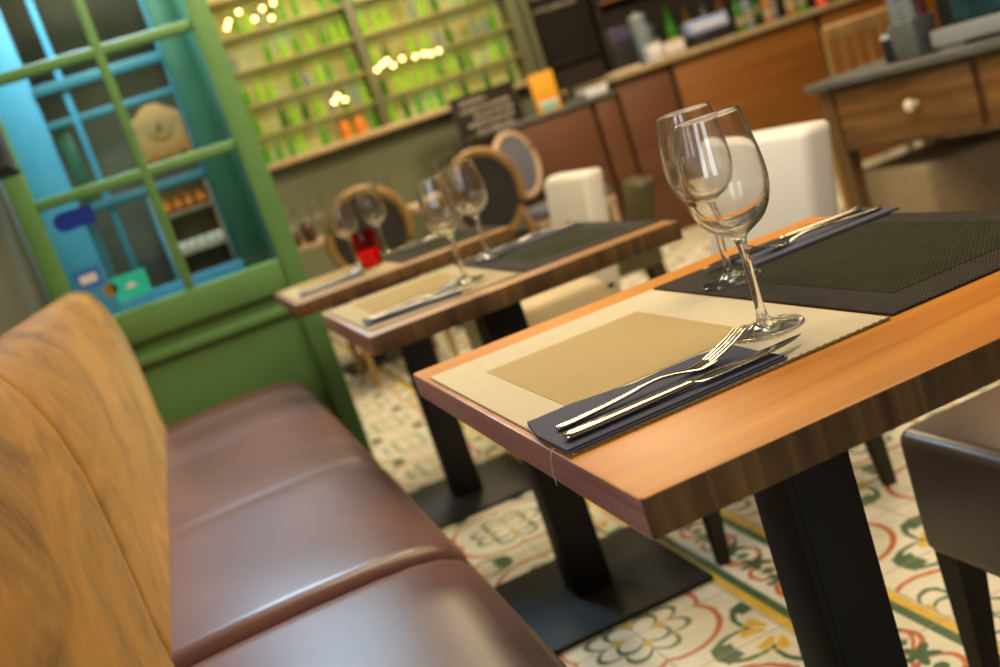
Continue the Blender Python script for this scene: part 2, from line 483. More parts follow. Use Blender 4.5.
sticker('door_sticker', -.217, 1.125, roundrect(.118, .058, .028, True), M_navy, 'navy blue sticker with one rounded end on the lower left pane')
def wb(t):
    bm = B(); prism(bm, roundrect(.05, .026, .004), .0008, .0014); bm.transform(RX); obj('printed_panel', bm, M_paper, t, 0)
sticker('door_sticker', -.243, .945, roundrect(.078, .062, .004), M_royal, 'small royal blue sticker with a pale panel, low on the left pane', wb)
def tq(t):
    bm = B(); prism(bm, [(-.014, -.006), (.014, -.006), (.014, .002), (.006, .009), (-.006, .009), (-.014, .002)], .0008, .0014); bm.transform(RX); obj('printed_mark', bm, M_paper, t, 0)
sticker('door_sticker', -.135, .885, roundrect(.105, .078, .006), M_turq, 'square turquoise sticker at the foot of the left pane', tq)
bm = B(); prism(bm, [(.020 * math.cos(a * PI / 10), .020 * math.sin(a * PI / 10)) for a in range(20)], 0, .0008); bm.transform(RX)
tag(obj('door_sticker', bm, M_brass, None, 0, (-.195, PY - .0035, .893)), 'small round dull gold sticker between the blue and turquoise ones', 'sticker')

# ------------------------------------------------------------------ entrance vestibule behind the partition: blue frame
V = thing('window_1', 'x', 'x', (0, 4.3, 0)); del V['label']; del V['category']; struct(V)
def vpart(name, x0, x1, z0, z1, m=M_blue, y0=-.02, y1=.02, bev=.004):
    bm = B(); box(bm, x0, x1, y0, y1, z0, z1, bev); return struct(obj(name, bm, m, V))
vpart('frame_stile', -.372, -.235, 0, 2.5)
vpart('frame_post', -.142, -.118, .80, 2.5, M_blue); vpart('frame_post', .232, .250, .80, 2.5, M_blue2, -.015, .015)
vpart('frame_post', -.005, .008, .80, 1.15, M_blue, -.012, .012)
vpart('cross_bar', -.235, .232, 1.60, 1.64, M_blue2, -.03, .01); vpart('cross_bar', -.235, .232, 1.475, 1.505, M_blue2, -.018, .0)
vpart('cross_bar', -.235, .232, 1.150, 1.185, M_blue2, -.03, .01); vpart('bottom_rail', -.235, .25, .70, .815, M_blue)
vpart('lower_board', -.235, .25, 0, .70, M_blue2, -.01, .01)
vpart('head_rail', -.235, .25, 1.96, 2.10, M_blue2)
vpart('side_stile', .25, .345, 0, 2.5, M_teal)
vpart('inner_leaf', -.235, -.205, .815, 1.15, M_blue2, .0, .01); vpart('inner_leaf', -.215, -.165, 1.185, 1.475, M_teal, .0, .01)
slab('wall_vestibule_side', .345, .372, 3.51, 4.75, 0, 2.5, M_teal)
slab('wall_vestibule_back', -.375, .345, 4.70, 4.75, 0, 2.5, M_vest)
vb = thing('display_shelf', 'white shelf unit of jars and orange goods behind the lower right pane', 'shelf', (.125, 4.50, .70))
bm = B(); box(bm, -.12, -.09, -.05, .05, 0, .46, .002); obj('side_panel', bm, M_white, vb)
bm = B(); box(bm, .105, .125, -.05, .05, 0, .46, .002); obj('side_panel', bm, M_palewood, vb)
for z in (.19, .345):
    bm = B(); box(bm, -.09, .105, -.05, .05, z, z + .018, .002); obj('shelf', bm, M_palewood, vb)
bm = B(); box(bm, -.09, .105, .044, .05, 0, .46); obj('back_panel', bm, M_chairwood, vb)
bm = B(); box(bm, -.12, .125, -.05, .05, -.70, 0); obj('cabinet_base', bm, M_darkbrown, vb)
jar_bm = B(); lathe(jar_bm, [(0, 0), (.014, 0), (.017, .006), (.017, .026), (.012, .033), (.012, .038), (0, .038)], 14)
jar = tag(obj('glass_jar', jar_bm, M_white, None, 40, (0.06, 4.475, .908)), 'small white jar in the lower row of the display shelf', 'jar', 'white jars in the display shelf')
for k, x in enumerate((.10, .14, .18, .215)): dup(jar, (x, 4.475 + .01 * (k % 2), .908))
for k, x in enumerate((.08, .12, .16, .20)): dup(jar, (x, 4.515, .908), None, 'small white jar in the back line of the display shelf lower row', 'white jars at the back of the display shelf')
jb = B(); lathe(jb, [(0, 0), (.016, 0), (.019, .006), (.019, .048), (.013, .055), (.013, .060), (0, .060)], 14)
tj = tag(obj('orange_jar', jb, M_orange, None, 40, (.06, 4.512, 1.064)), 'tall orange jar behind the round ornaments of the display shelf', 'jar', 'tall orange jars in the display shelf')
for x in (.105, .15, .195): dup(tj, (x, 4.512, 1.064))
bm = B(); bmesh.ops.create_uvsphere(bm, u_segments=14, v_segments=10, radius=.021)
bm.transform(Matrix.Diagonal((1, 1, .85, 1)))
og = tag(obj('orange_pot', bm, M_orange, None, 60, (.06, 4.475, 1.0645 + .017)), 'round orange ornament on the upper board of the display shelf', 'ornament', 'orange ornaments in the display shelf')
for x in (.105, .15, .20): dup(og, (x, 4.475, 1.0815))
# arched beige board
ab = thing('arched_sign', 'beige arched board with a dark emblem behind the middle right pane', 'sign', (.140, 4.45, 1.262))
pts = [(-.105, 0), (.095, 0), (.095, .16), (.085, .178), (.07, .185), (.052, .196), (.034, .212), (.01, .222), (-.02, .222), (-.045, .212), (-.06, .196), (-.078, .186), (-.095, .178), (-.105, .16)]
bm = B(); prism(bm, pts, -.006, .006); bm.transform(RX); obj('board', bm, M_beigebrd, ab, 0)
bm = B()
for k in range(11):
    a = PI * (1.08 + .84 * k / 10)
    for sg in (1,):
        p = Vector((.042 * math.cos(a), 0, .042 * math.sin(a) + .125))
        box(bm, p.x - .004, p.x + .004, -.0085, -.006, p.z - .007, p.z + .007)
obj('laurel', bm, M_brass, ab, 0)
bm = B(); tube(bm, [(-.012, -.007, .10), (-.004, -.007, .125), (0, -.007, .145), (.012, -.007, .148)], .0025, 6); tube(bm, [(-.016, -.007, .122), (.004, -.007, .126), (.014, -.007, .120)], .0022, 6); tube(bm, [(.002, -.007, .13), (.010, -.007, .105)], .002, 6)
obj('emblem', bm, M_darkbrown, ab)
bm = B(); box(bm, -.11, .10, -.04, .03, -.025, 0, .003); obj('ledge', bm, M_palewood, ab)
bm = B(); box(bm, -.012, .012, .0, .2, -.03, -.018); obj('bracket', bm, M_darkbrown, ab)
for k, x in enumerate((.055, .088, .121, .154, .19)):
    bm = B(); bmesh.ops.create_uvsphere(bm, u_segments=12, v_segments=8, radius=.014)
    tag(obj('orange_ornament', bm, M_orange if k % 2 else M_brass, None, 60, (x, 4.425, 1.276)), ['small gold bauble' , 'small orange bauble'][k % 2] + ' in the row at the foot of the arched board', 'ornament', ['gold baubles under the arched board', 'orange baubles under the arched board'][k % 2])

# ------------------------------------------------------------------ banquette bench
bench = thing('banquette_bench', 'long built-in bench with brown leather seat and tan suede back', 'bench', (0, 0, 0))
def loft_y(prof, ys, fn):
    return [[fn(x, y, z, i) for i, (x, z) in enumerate(prof)] for y in ys]
seat_prof = [(-.30, .448), (-.20, .449), (-.10, .452), (0, .453), (.10, .452), (.16, .449), (.20, .442), (.225, .430), (.240, .412), (.246, .388), (.244, .350), (.238, .318), (.20, .310), (-.30, .310)]
def seat(y0, y1, dz, creases):
    ys = []
    n = int((y1 - y0) / .02)
    for k in range(n + 1): ys.append(y0 + (y1 - y0) * k / n)
    ys = sorted(set(ys + [y0 + .004, y0 + .010, y1 - .004, y1 - .010] + [c + d for c in creases for d in (-.015, -.008, 0, .008, .015)]))
    def fn(x, y, z, i):
        e = min(y - y0, y1 - y)
        pin = max(0, 1 - e / .022); pin = pin * pin
        for c in creases: pin = max(pin, .10 * math.exp(-((y - c) / .022) ** 2))
        zc = .38
        top = 1 if z > zc else .3
        puff = .006 * math.sin(PI * (y - y0) / (y1 - y0)) + .0025 * math.sin(y * 9 + x * 6)
        return (x - (.018 * pin if x > .1 else 0), y, z + dz + (puff if z > .4 else 0) - .022 * pin * (1 if z > .4 else (-.4 if z < .33 else 0)))
    bm = B(); loft(bm, loft_y(seat_prof, ys, fn)); return bm
obj('seat_cushion', seat(.25, 1.497, -.008, []), M_seat, bench, 60)
obj('seat_cushion', seat(1.503, 3.44, .002, [2.13, 2.78]), M_seat, bench, 60)
back_prof = [(-.190, .43), (-.197, .50), (-.198, .58), (-.199, .66), (-.203, .74), (-.214, .81), (-.232, .868), (-.254, .905), (-.282, .923), (-.312, .925), (-.340, .905), (-.362, .86), (-.370, .80), (-.370, .43)]
def backr(y0, y1, dx, creases):
    n = int((y1 - y0) / .025)
    ys = sorted([y0 + (y1 - y0) * k / n for k in range(n + 1)] + [y0 + .005, y0 + .012, y1 - .005, y1 - .012])
    cx, cz = -.29, .70
    def fn(x, y, z, i):
        e = min(y - y0, y1 - y)
        pin = max(0, 1 - e / .03) ** 2
        puff = .008 * math.sin(PI * min(1, max(0, (z - .43) / .5))) * math.sin(PI * (y - y0) / (y1 - y0))
        k = .13 * pin if z > .6 else .10 * pin
        return (x + dx * (x > -.3) + (puff if x > -.24 else 0) + (cx - x) * k, y, z + (cz - z) * (.06 * pin if z > .8 else 0))
    bm = B(); loft(bm, loft_y(back_prof, ys, fn)); return bm
obj('backrest', backr(.25, 1.496, .004, []), M_suede, bench, 60)
obj('backrest', backr(1.504, 3.43, 0, []), M_suede, bench, 60)
bm = B(); box(bm, -.372, .19, .26, 3.44, 0, .309, .006); obj('plinth', bm, M_skirting, bench)

# ------------------------------------------------------------------ dining tables
def tabletop(x0, x1, y0, y1, zt, th, mtop):
    bm = B(); box(bm, x0, x1, y0, y1, zt - th, zt, .0035, 2)
    bm.normal_update()
    # tiny wobble so the hand-cut edge is not dead straight
    for f in bm.faces:
        n = f.normal
        f.material_index = 0 if n.z > .9 else (2 if n.x < -.5 else 1)
    return bm
def table(x0, x1, y0, y1, zt, th, mats, label, base=.40, legw=.082, colx=0):
    cx, cy = (x0 + x1) / 2 + .0, (y0 + y1) / 2
    t = thing('dining_table', label, 'table', (cx, cy, 0))
    obj('tabletop', tabletop(x0 - cx, x1 - cx, y0 - cy, y1 - cy, zt, th, mats[0]), list(mats), t)
    bm = B(); w = legw / 2
    box(bm, -w, w, -w, w, .012, zt - th - .008, .003)
    box(bm, -w + .010, w + .0015, -w - .0015, -w + .01, .012, zt - th - .010, .001)
    o_ = obj('column', bm, M_black, t); o_.location.x = colx
    bm = B(); b = base / 2; box(bm, -b, b, -b, b, 0, .012, .002); obj('base_plate', bm, M_black, t)
    bm = B(); box(bm, -.16, .16, -.16, .16, zt - th - .008, zt - th, .001); obj('mounting_plate', bm, M_black, t)
    return t
ZT = .728
table(.233, .868, .667, 1.376, ZT, .033, (M_top, M_edge, M_edge_daylit), 'nearest square wooden table with honey top, dark edge and black column', colx=-.007)
table(.257, .868, 1.800, 2.385, ZT, .036, (M_oldtop, M_edge2, M_edge_daylit), 'second wooden table from the front, set with two clear glasses')
table(.245, .852, 2.745, 3.290, ZT, .036, (M_oldtop, M_edge2, M_edge_daylit), 'farthest table of the bench row, against the green partition')

# place mats
def matset(cx0, cx1, y0, y1, dark, label, z=ZT, inner=None, mb=None):
    mb = mb or (M_matB2, M_matB2i)
    cx, cy = (cx0 + cx1) / 2, (y0 + y1) / 2
    w, h = (cx1 - cx0) / 2, (y1 - y0) / 2
    t = thing('place_mat', label, 'place mat', (cx, cy, z))
    bm = B(); box(bm, -w, w, -h, h, .0004, .0028, .0008, 1)
    n = 70
    obj('woven_border', bm, M_matK if dark else mb[0], t)
    ix = inner or (.047, .047, .06, .06)
    bm = B(); box(bm, -w + ix[0], w - ix[1], -h + ix[2], h - ix[3], .0026, .0034, .0003, 1)
    obj('woven_panel', bm, M_matKi if dark else mb[1], t)
    return t
m1 = matset(.240, .559, .8075, 1.298, False, 'beige woven place mat with tan centre on the nearest table', inner=(.048, .066, .125, .093), mb=(M_matB, M_matBi))
bm = B(); pts = [(-.1585, -.212, .002), (-.165, -.211, .0015), (-.1685, -.210, -.003), (-.1690, -.207, -.012), (-.1708, -.208, -.017), (-.1695, -.203, -.024), (-.1690, -.201, -.033)]
tube(bm, pts, .0005, 5); obj('loose_thread', bm, M_thread, m1)
bm = B(); tube(bm, [(-.158 + .318 * k / 90, -.2452 + .0006 * math.sin(k * 2.6), .0022 + .0006 * math.cos(k * 2.6)) for k in range(91)], .0011, 5); obj('stitched_hem', bm, plain('olive_stitching', (.22, .17, .06), .8), m1)
m2 = matset(.565, .864, .812, 1.303, True, 'black woven place mat with dark olive centre on the nearest table', inner=(.045, .04, .055, .055))
matset(.270, .566, 1.862, 2.352, False, 'beige woven place mat on the second table, bench side')
matset(.572, .862, 1.862, 2.352, True, 'dark woven place mat on the second table, chair side')
matset(.256, .545, 2.80, 3.26, False, 'pale place mat on the farthest bench-row table, bench side')
matset(.551, .846, 2.80, 3.26, True, 'dark place mat on the farthest bench-row table, chair side')

# napkins
def napkin(pts, z, label, layers=2):
    cx = sum(p[0] for p in pts) / len(pts); cy = sum(p[1] for p in pts) / len(pts)
    bm = B()
    for L in range(layers):
        k = 1 - .012 * L
        P = [((x - cx) * k + .0008 * math.sin(37 * x + L), (y - cy) * k + .0015 * L) for x, y in pts]
        n = len(P)
        fine = []
        for i in range(n):
            a, b = P[i], P[(i + 1) % n]
            for q in range(6): fine.append((a[0] + (b[0] - a[0]) * q / 6, a[1] + (b[1] - a[1]) * q / 6))
        prism(bm, fine, .0002 + .0018 * L, .0016 + .0018 * L)
    o = obj('napkin', bm, M_napkin, None, 30, (cx, cy, z))
    return tag(o, label, 'napkin')
ZM = ZT + .0036
napkin([(.243, .929), (.251, .928), (.289, .929), (.328, .918), (.348, .910), (.381, .915), (.422, .914), (.454, .903), (.452, .855), (.453, .810), (.235, .806), (.234, .877)], ZM, 'slate blue paper napkin on the beige mat of the nearest table')
napkin([(.655, 1.185), (.876, 1.185), (.878, 1.27), (.662, 1.262)], ZM, 'slate blue paper napkin on the black mat of the nearest table')
napkin([(.274, 1.900), (.455, 1.872), (.467, 1.955), (.284, 1.998)], ZM, 'dark napkin on the beige mat of the second table')
napkin([(.618, 2.215), (.848, 2.222), (.852, 2.312), (.622, 2.318)], ZM, 'dark napkin on the dark mat of the second table')
napkin([(.275, 2.86), (.455, 2.84), (.46, 2.92), (.28, 2.95)], ZM, 'dark napkin on the pale mat of the farthest bench-row table')
napkin([(.63, 3.10), (.83, 3.10), (.83, 3.18), (.63, 3.18)], ZM, 'dark napkin on the dark mat of the farthest bench-row table')

# cutlery, modelled along +x from handle end to tip
def strip(bm, pts):      # (x, y, z, half width, half thickness), rounded section
    rings = []
    for x, y, z, w, t in pts:
        rings.append([(x, y + w * math.cos(a), z + t * math.sin(a)) for a in [2 * PI * k / 12 for k in range(12)]])
    loft(bm, rings)
def sm(pts, n=5):        # catmull subdivide
    out = []
    for i in range(len(pts) - 1):
        p0, p1, p2, p3 = pts[max(i - 1, 0)], pts[i], pts[i + 1], pts[min(i + 2, len(pts) - 1)]
        for k in range(n):
            t = k / n
            out.append(tuple(.5 * (2 * b + (c - a) * t + (2 * a - 5 * b + 4 * c - d) * t * t + (3 * b - a - 3 * c + d) * t ** 3) for a, b, c, d in zip(p0, p1, p2, p3)))
    out.append(pts[-1]); return out
fork_bm = B()
strip(fork_bm, sm([(0, 0, .003, .0035, .0018), (.004, 0, .003, .0058, .0024), (.03, 0, .0035, .0055, .0024), (.07, 0, .0055, .0046, .0022), (.105, 0, .0085, .0034, .0020), (.128, 0, .0060, .0033, .0019), (.142, 0, .0040, .0060, .0016), (.150, 0, .0036, .0105, .0014), (.162, 0, .0050, .0122, .0013), (.168, 0, .0062, .0124, .0012)], 4))
for k in range(4):
    y = -.0092 + k * .00613
    strip(fork_bm, sm([(.164, y, .0055, .0023, .0011), (.178, y, .0098, .0022, .0011), (.192, y, .0155, .0019, .0010), (.204, y, .0215, .0012, .0008), (.207, y, .0230, .0005, .0004)], 3))
fork0 = tag(obj('fork', fork_bm, M_steel, None, 60), 'x', 'fork')
knife_bm = B()
strip(knife_bm, sm([(0, 0, .004, .003, .002), (.004, 0, .004, .0068, .0036), (.05, 0, .004, .0068, .0038), (.10, 0, .0042, .0056, .0034), (.116, 0, .0042, .0044, .0030), (.121, 0, .0042, .0052, .0032), (.125, 0, .0042, .0040, .0026)], 4))
strip(knife_bm, sm([(.124, 0, .0042, .0040, .0016), (.135, -.001, .0042, .0082, .0009), (.165, -.001, .0042, .0092, .0008), (.200, -.001, .0042, .0090, .0008), (.222, .001, .0042, .0070, .0007), (.236, .004, .0042, .0034, .0005), (.242, .006, .0042, .0008, .0003)], 4))
for k in range(4): box(knife_bm, .190 + k * .004, .192 + k * .004, -.0101, -.0088, .0036, .0048)
knife0 = tag(obj('table_knife', knife_bm, M_steel, None, 60), 'x', 'knife')
def lay(src, x, y, z, ang, label, first=False, s=1, tilt=0, group=None):
    o = src if first else src.copy()
    if not first: COL.objects.link(o)
    o.location = (x, y, z); o.rotation_euler = (0, -tilt, math.radians(ang)); o.scale = (s, s, s); o['label'] = label
    if y > 1.5: o.material_slots[0].link = 'OBJECT'; o.material_slots[0].material = M_steel_dimmed
    return o
ZN = ZM + .0036
lay(fork0, .250, .864, ZN, 1.2, 'steel fork, tines up, on the napkin near the beige mat edge of the nearest table', True, .95)
lay(knife0, .245, .8285, ZN, .4, 'steel table knife on the blue napkin in front of the fork, nearest table', True, .995)
lay(knife0, .862, 1.247, ZN, 176, 'steel knife with gold sheen on the chair side napkin of the nearest table')
lay(fork0, .868, 1.213, ZN, 177, 'steel fork on the chair side napkin of the nearest table')
lay(fork0, .284, 1.958, ZN, -9, 'steel fork on the bench side napkin of the second table', s=.9)
lay(knife0, .286, 1.918, ZN, -8, 'steel knife on the bench side napkin of the second table', s=.88)
lay(knife0, .845, 2.285, ZN, 181, 'steel knife on the chair side napkin of the second table')
lay(fork0, .845, 2.248, ZN, 180, 'steel fork on the chair side napkin of the second table')
lay(fork0, .285, 2.915, ZN, -8, 'steel fork on the bench side napkin of the farthest bench-row table', s=.85)
lay(knife0, .285, 2.875, ZN, -6, 'steel knife on the bench side napkin of the farthest bench-row table', s=.85)
lay(knife0, .825, 3.155, ZN, 180, 'steel knife on the chair side napkin of the farthest bench-row table', s=.85)
lay(fork0, .825, 3.12, ZN, 180, 'steel fork on the chair side napkin of the farthest bench-row table', s=.85)

# wine glass
gp = [(0, .0), (.0345, .0), (.0365, .0008), (.0365, .0022), (.030, .0034), (.018, .0058), (.0085, .0100), (.0052, .0165), (.0044, .030), (.0042, .060), (.0048, .082), (.0070, .0935), (.0150, .1000),
      (.0265, .1080), (.0350, .1200), (.0398, .1350), (.0412, .1500), (.0402, .1670), (.0376, .1840), (.0342, .2020), (.0322, .2130)]
gi = [(.0317, .2138), (.0312, .2130), (.0332, .2020), (.0366, .1840), (.0391, .1670), (.0400, .1500), (.0385, .1355), (.0335, .1215), (.0250, .1105), (.0140, .1035), (.0060, .1005), (0, .0998)]
def smprof(p, n=3):
    return [(max(0, a), b) for a, b in sm(p, n)]
gl_bm = B(); lathe(gl_bm, smprof(gp) + smprof(gi), 56)
def glass(x, y, label, src=None, s=1, z=ZM, group=None):
    if src is None:
        o = tag(obj('wine_glass', gl_bm, M_glass, None, 70), label, 'glass')
    else:
        o = src.copy(); COL.objects.link(o); o['label'] = label
    o.location = (x, y, z); o.scale = (s, s, s)
    if group: o['group'] = group
    return o
g0 = glass(.499, .919, 'front wine glass of the pair on the nearest table, standing on the beige mat')
glass(.607, 1.166, 'rear wine glass of the pair on the nearest table, standing on the black mat', g0)
glass(.500, 2.005, 'clear wine glass on the beige mat of the second table, left of its pair', g0, .98)
glass(.618, 2.215, 'clear wine glass on the dark mat of the second table, right of its pair', g0, .98, ZM + .0035)
glass(.480, 3.06, 'clear wine glass left of the red candle holder', g0, .96)
glass(.600, 3.22, 'clear wine glass right of and behind the red candle holder', g0, .96)

# red votive
vt = thing('candle_holder', 'red glass candle holder on the farthest bench-row table', 'candle holder', (.505, 2.985, ZM))
bm = B(); lathe(bm, [(0, 0), (.026, 0), (.029, .004), (.034, .03), (.037, .06), (.0355, .09), (.033, .105), (.0312, .105), (.0335, .09), (.0348, .06), (.032, .03), (.026, .010), (0, .008)], 40); obj('glass_cup', bm, M_redglass, vt, 60)
bm = B(); lathe(bm, [(0, .0095), (.024, .0095), (.030, .03), (.032, .045), (0, .045)], 32); obj('candle', bm, M_redwax, vt, 40)

# ------------------------------------------------------------------ upholstered chairs (front at local x = 0, back toward +x)
def parsons(name, label, mseat, mback, mleg, loc, w=.42, zs=.44, zb=.80, skirt=.26, rotz=0, dep=.45, lean=.055):
    t = thing(name, label, 'chair', loc, rotz)
    h = w / 2
    bm = B(); vs = box(bm, 0, dep, -h, h, skirt, zs, .022, 4)
    for v in bm.verts:
        if v.co.z > zs - .03: v.co.z += .012 * math.cos(PI * (v.co.x / dep - .5)) * math.cos(PI * v.co.y / w * .9)
        if v.co.z < skirt + .03 and v.co.x < .05: v.co.z += .006 * math.cos(v.co.y * 20)
    obj('seat', bm, mseat, t, 50)
    bm = B(); box(bm, dep - .07, dep + .005, -h, h, zs - .06, zb, .022, 4)
    for v in bm.verts:
        k = max(0, v.co.z - zs) / (zb - zs)
        v.co.x += lean * k * k + .012 * math.cos(PI * v.co.y / w) * k
        if v.co.z > zb - .03: v.co.z += .010 * math.cos(PI * v.co.y / w)
    obj('backrest', bm, mback, t, 50)
    for sx, x, dx in ((0, .035, -.01), (1, dep - .03, .03)):
        for sy in (-1, 1):
            bm = B(); taper_leg(bm, x, sy * (h - .032), 0, skirt + .01, .024, .046, dx, 0); obj('leg', bm, mleg, t, 30)
    return t
parsons('dining_chair', 'brown leather chair with dark legs at the right of the nearest table', M_chairbrown, M_chairbrown, M_darkbrown, (.806, 1.02, 0), .42, .439, .82, .255)
parsons('dining_chair', 'cream leather chair with dark legs behind the near wine glasses, at the second table', M_cream, M_cream, M_darkbrown, (.788, 2.14, 0), .46, .44, .795, .30, lean=.075)
parsons('dining_chair', 'cream leather chair at the right end of the farthest bench-row table', M_tan, M_cream, M_darkbrown, (.79, 3.24, 0), .36, .45, .772, .30, 0, .44)
parsons('dining_chair', 'dark olive chair standing by the bar front beyond the second table', M_olivechair, M_olivechair, M_darkbrown, (1.52, 4.22, 0), .34, .40, .595, .25, math.radians(-14), .34)

# medallion chairs
def medallion(label, loc, rotz, wood_m, fab, w=.42, zc=.70, hh=.225):
    t = thing('medallion_chair', label, 'chair', loc, rotz)
    n = 40; a, b = w / 2 - .022, hh - .022
    ell = lambda k, z=0: (a * math.cos(k), -.02 - .10 * (b * math.sin(k)), zc + b * math.sin(k))
    bm = B(); tube(bm, [ell(2 * PI * k / n) for k in range(n)], .022, 10, True); obj('back_frame', bm, wood_m, t, 60)
    bm = B()
    rings = []
    for q, (s, d) in enumerate(((.0, .016), (.5, .014), (.92, .008), (.92, -.008), (.5, -.014), (.0, -.016))):
        rings.append([(ell(2 * PI * k / n)[0] * max(s, .01), -.02 + d - .10 * b * math.sin(2 * PI * k / n) * max(s, .01), zc + b * math.sin(2 * PI * k / n) * max(s, .01)) for k in range(n)])
    loft(bm, rings); obj('back_pad', bm, fab, t, 60)
    bm = B(); box(bm, -.215, .215, .0, .42, .40, .475, .025, 3); obj('seat', bm, fab, t, 50)
    bm = B(); box(bm, -.222, .222, -.005, .43, .355, .402, .008); obj('seat_rail', bm, wood_m, t)
    for sx in (-1, 1):
        bm = B(); tube(bm, [(sx * .17, -.005, .40), (sx * .175, -.015, .47), (sx * .16, -.02, zc - .15)], .017, 8); obj('back_post', bm, wood_m, t)
        for y, z in ((.01, 0), (.40, 0)):
            bm = B(); tube(bm, [(sx * .20, y, .36), (sx * .20, y, .30), (sx * .203, y + (.0 if y > .2 else -.02), 0)], [.026, .022, .012], 10); obj('leg', bm, wood_m, t)
    return t
medallion('oval back wooden chair with charcoal pad, left of two, behind the red candle holder', (.875, 4.98, 0), 0, M_chairwood, M_chairfab, .43, .70, .225)
medallion('oval back wooden chair with charcoal pad, right of two, behind the second table glasses', (1.47, 5.0, 0), math.radians(-6), M_chairwood, M_chairfab, .40, .685, .235)
medallion('round back chair with blue grey pad and pale frame near the low bar end', (2.02, 5.98, 0), PI + math.radians(28), M_palewood, M_bluefab, .37, .72, .21)

# far tables with glasses
def fartable(x0, x1, y0, y1, label):
    cx, cy = (x0 + x1) / 2, (y0 + y1) / 2
    t = thing('side_table', label, 'table', (cx, cy, 0))
    bm = B(); box(bm, x0 - cx, x1 - cx, y0 - cy, y1 - cy, .69, .72, .004); obj('tabletop', bm, M_palewood, t)
    bm = B(); box(bm, -.035, .035, -.035, .035, .012, .69, .003); obj('column', bm, M_black, t)
    bm = B(); box(bm, -.2, .2, -.2, .2, 0, .012, .002); obj('base_plate', bm, M_black, t)
fartable(.50, 1.16, 5.46, 5.92, 'pale topped table behind the left oval back chair')
fartable(1.22, 1.80, 5.46, 5.92, 'pale topped table behind the right oval back chair')
for k, (x, y, lab) in enumerate(((.62, 5.60, 'distant wine glass on the left far table, closest to the green partition'), (.78, 5.70, 'distant wine glass on the left far table, second from the green partition'), (1.10, 5.66, 'distant wine glass at the right end of the left far table'), (1.12, 5.53, 'distant wine glass in front of another at the right end of the left far table'), (1.47, 5.60, 'distant wine glass above the right oval back chair, left of its pair'), (1.55, 5.70, 'distant wine glass above the right oval back chair, right of its pair'))):
    glass(x, y, lab, g0, .98, .72)
for x, y, h, lab in ((.60, 5.52, .10, 'small dark jar at the left end of the left far table'), (.68, 5.50, .12, 'taller dark jar on the left far table beside the small one')):
    t = thing('sauce_jar', lab, 'jar', (x, y, .72))
    bm = B(); lathe(bm, [(0, 0), (.03, 0), (.034, .006), (.034, h * .75), (.022, h * .9), (.022, h), (0, h)], 20); obj('jar_body', bm, plain('brown_sauce', (.10, .045, .025), .25), t)
    bm = B(); lathe(bm, [(.024, h - .012), (.024, h + .004), (0, h + .004)], 20); obj('lid', bm, M_silver, t)

# ------------------------------------------------------------------ bar counter
bar = thing('bar_counter', 'tall wooden bar counter with a thick stone top along the back', 'counter', (2.8, 6.1, 0))
bm = B(); box(bm, 0, .36, 0, .62, 0, 1.0, .004); obj('front_panel', bm, M_barred, bar)
for x0, x1 in ((.40, 1.45), (1.49, 2.55), (2.59, 3.55)):
    bm = B(); box(bm, x0, x1, .004, .62, 0, 1.0, .004); obj('front_panel', bm, M_barwood, bar)
for x0, x1 in ((.36, .40), (1.45, 1.49), (2.55, 2.59)):
    bm = B(); box(bm, x0, x1, .02, .62, 0, 1.0); obj('dark_joint', bm, M_black, bar)
bm = B(); box(bm, -.03, 3.57, -.045, .68, 1.0, 1.04, .008, 3); obj('countertop', bm, M_stone, bar)
low = thing('service_counter', 'lower red wooden counter at the left end of the bar', 'counter', (2.0, 6.1, 0))
bm = B(); box(bm, .0, .60, .0, .60, 0, .93, .004); obj('front_panel', bm, M_barred, low)
bm = B(); box(bm, .60, .63, .03, .60, 0, .93); obj('dark_joint', bm, M_black, low)
bm = B(); box(bm, .63, .775, .0, .60, 0, .93, .004); obj('end_post', bm, M_barred, low)
bm = B(); box(bm, -.03, .775, -.02, .62, .93, .955, .004); obj('countertop', bm, M_zinc, low)
# dark sideboard carrying the chalk sign
sb = thing('sideboard', 'low dark brown sideboard below the chalkboard sign', 'cabinet', (1.92, 7.1, 0))
bm = B(); box(bm, 0, .86, -.2, .24, .06, .875, .006); obj('carcass', bm, M_darkbrown, sb)
bm = B(); box(bm, -.02, .88, -.22, .26, .875, .905, .004); obj('worktop', bm, M_darkbrown, sb)
for x in (.03, .45):
    f = B(); box(f, x, x + .38, -.215, -.2, .12, .83, .004); d = obj('door', f, M_darkbrown, sb)
    bm = B(); lathe(bm, [(0, 0), (.01, 0), (.012, .012), (0, .018)], 12, Matrix.Translation((x + .34, -.215, .55)) @ Matrix.Rotation(PI / 2, 4, 'X')); obj('knob', bm, M_brass, d)
    bm = B(); box(bm, x + .1, x + .28, -.19, .2, 0, .06); obj('foot', bm, M_black, sb)

def chalkrows(parent, w, rows, y, amp, seed, seg=9):
    rnd = random.Random(seed)
    for z, x0, x1 in rows:
        bm = B(); x = x0
        while x < x1:
            L = rnd.uniform(.012, .03) * amp
            pts = []
            for k in range(seg):
                pts.append((x + L * k / (seg - 1), y, z + amp * .016 * math.sin(k * 1.9 + rnd.random()) * rnd.uniform(.5, 1)))
            tube(bm, pts, .0035 * amp, 5); x += L + .008 * amp
        obj('chalk_line', bm, M_chalk, parent, 60)
sg = thing('chalkboard_sign', 'dark brown chalkboard with rows of chalk scribble standing on the sideboard', 'sign', (2.27, 7.0, .905)); sg.rotation_euler = (math.radians(-7), 0, 0)
bm = B(); box(bm, -.225, .225, -.008, .008, .0, .31, .004); obj('board', bm, M_board, sg)
for a in ((-.235, .235, .30, .325), (-.235, .235, -.0, .022), (-.235, -.215, 0, .325), (.215, .235, 0, .325)):
    bm = B(); box(bm, a[0], a[1], -.014, .012, a[2], a[3], .003); obj('frame_strip', bm, M_darkbrown, sg)
